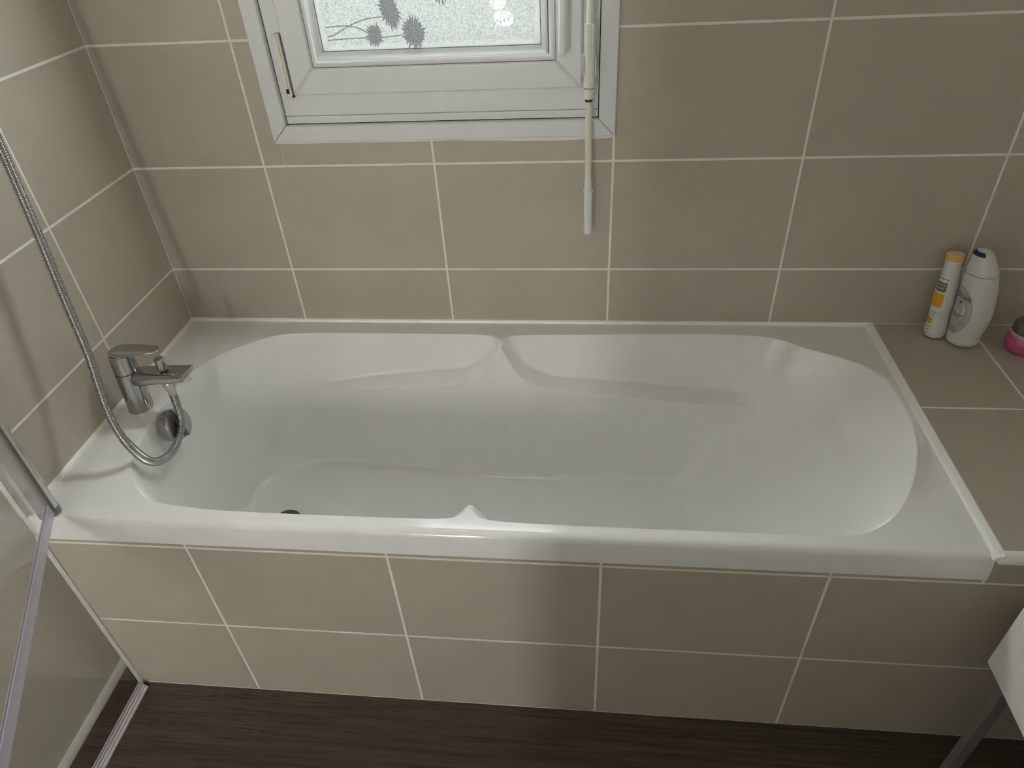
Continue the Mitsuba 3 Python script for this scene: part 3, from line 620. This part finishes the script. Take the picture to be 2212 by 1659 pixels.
for j in range(3):
    for i in range(40):
        a, b = j * 40 + i, j * 40 + (i + 1) % 40; lf += [[a, b, b + 40], [a, b + 40, a + 40]]
put('shower_gel_bottle__label', placed(trimesh.Trimesh(lab_v, lf, process=False), B2, N2, TURN2), 'label_shade_grey')  # grey oval under the print is painted shade of the flat side
put('shower_gel_bottle__lettering', wrap_text('Dove', .0125, bottle2_point, math.radians(-108), .119, .040, B2, N2, TURN2), 'print_dark')
for z0, ta, tb in ((.108, -84, -74), (.080, -104, -54), (.074, -100, -66), (.045, -95, -72), (.038, -92, -70)):
    put('shower_gel_bottle__label_line', wrap_patch(lambda t, z: bottle2_point(t, z, .0008), math.radians(ta), math.radians(tb), z0, z0 + (.006 if z0 > .1 else .002), B2, N2, TURN2, 6, 1), 'print_dark')

# pink jar, cut by the picture's edge
tag('cream_jar', 'pink cosmetic jar with a dark grey lid at the right end of the ledge', 'jar')
JX, JY = 2.058, -.108
mat('pink_plastic', principled((0.56, 0.10, 0.28), .25, .5)); mat('jar_lid', principled((0.16, 0.15, 0.12), .3, .5, metallic=.4)); mat('jar_ring', principled((0.50, 0.48, 0.42), .25, .5))
put('cream_jar__body', lathe([(0, 0), (.024, 0), (.031, .003), (.0365, .012), (.0385, .022), (.0370, .033), (.0335, .040), (0, .040)], 56, (JX, JY, LT + .001)), 'pink_plastic', smooth=40)
put('cream_jar__neck_ring', lathe([(0, .040), (.0335, .040), (.0345, .0415), (.0345, .0475), (.0335, .049), (0, .049)], 56, (JX, JY, LT + .001)), 'jar_ring', smooth=35)
put('cream_jar__lid', lathe([(0, .049), (.0325, .049), (.0335, .0505), (.0330, .066), (.0305, .070), (0, .0715)], 56, (JX, JY, LT + .001)), 'jar_lid', smooth=35)

# ------------------------------------------------------------------ vanity cabinet
tag('vanity_cabinet', 'white vanity cabinet on a grey metal leg at the right of the bath front', 'cabinet')
VX, VY, VZ = 1.782, -.772, .402
put('vanity_cabinet__body', rbox(VX, 2.34, -1.60, VY, VZ, .80, .0015, 8), 'cabinet_white', smooth=30)
put('vanity_cabinet__worktop', rbox(VX - .01, 2.345, -1.61, VY + .01, .80, .825, .003, 10), 'cabinet_white', smooth=30)
for y0, y1 in ((VY - .008, VY - .038), (-1.555, -1.585)):
    put('vanity_cabinet__leg', rbox(1.818, 1.840, y1 + .012, y0, 0.0, VZ, .0015, 8), 'leg_metal', smooth=30)

# ------------------------------------------------------------------ hall lamp
tag('wall_lamp', 'upright white tube wall lamp at the end of the hall behind the camera', 'lamp')
LX_, LY_, LZ_ = .40, -3.18, 1.32
put('wall_lamp__bracket', cat(bx(LX_ - .05, LX_ + .05, FRONT + .0005, FRONT + .018, LZ_ - .06, LZ_ + .06), cyl((LX_, FRONT + .01, LZ_), (LX_, LY_ - .05, LZ_), .012, 16)), 'alu')
k = put('wall_lamp__tube', lathe([(0, LZ_ - .30), (.045, LZ_ - .295), (.055, LZ_ - .28), (.055, LZ_ + .28), (.045, LZ_ + .295), (0, LZ_ + .30)], 32, (LX_, LY_, 0)), principled((.8, .8, .8), .4, .4), smooth=40)
scene[k]['emitter'] = {'type': 'area', 'radiance': rgb(*LAMP_LIGHT)}
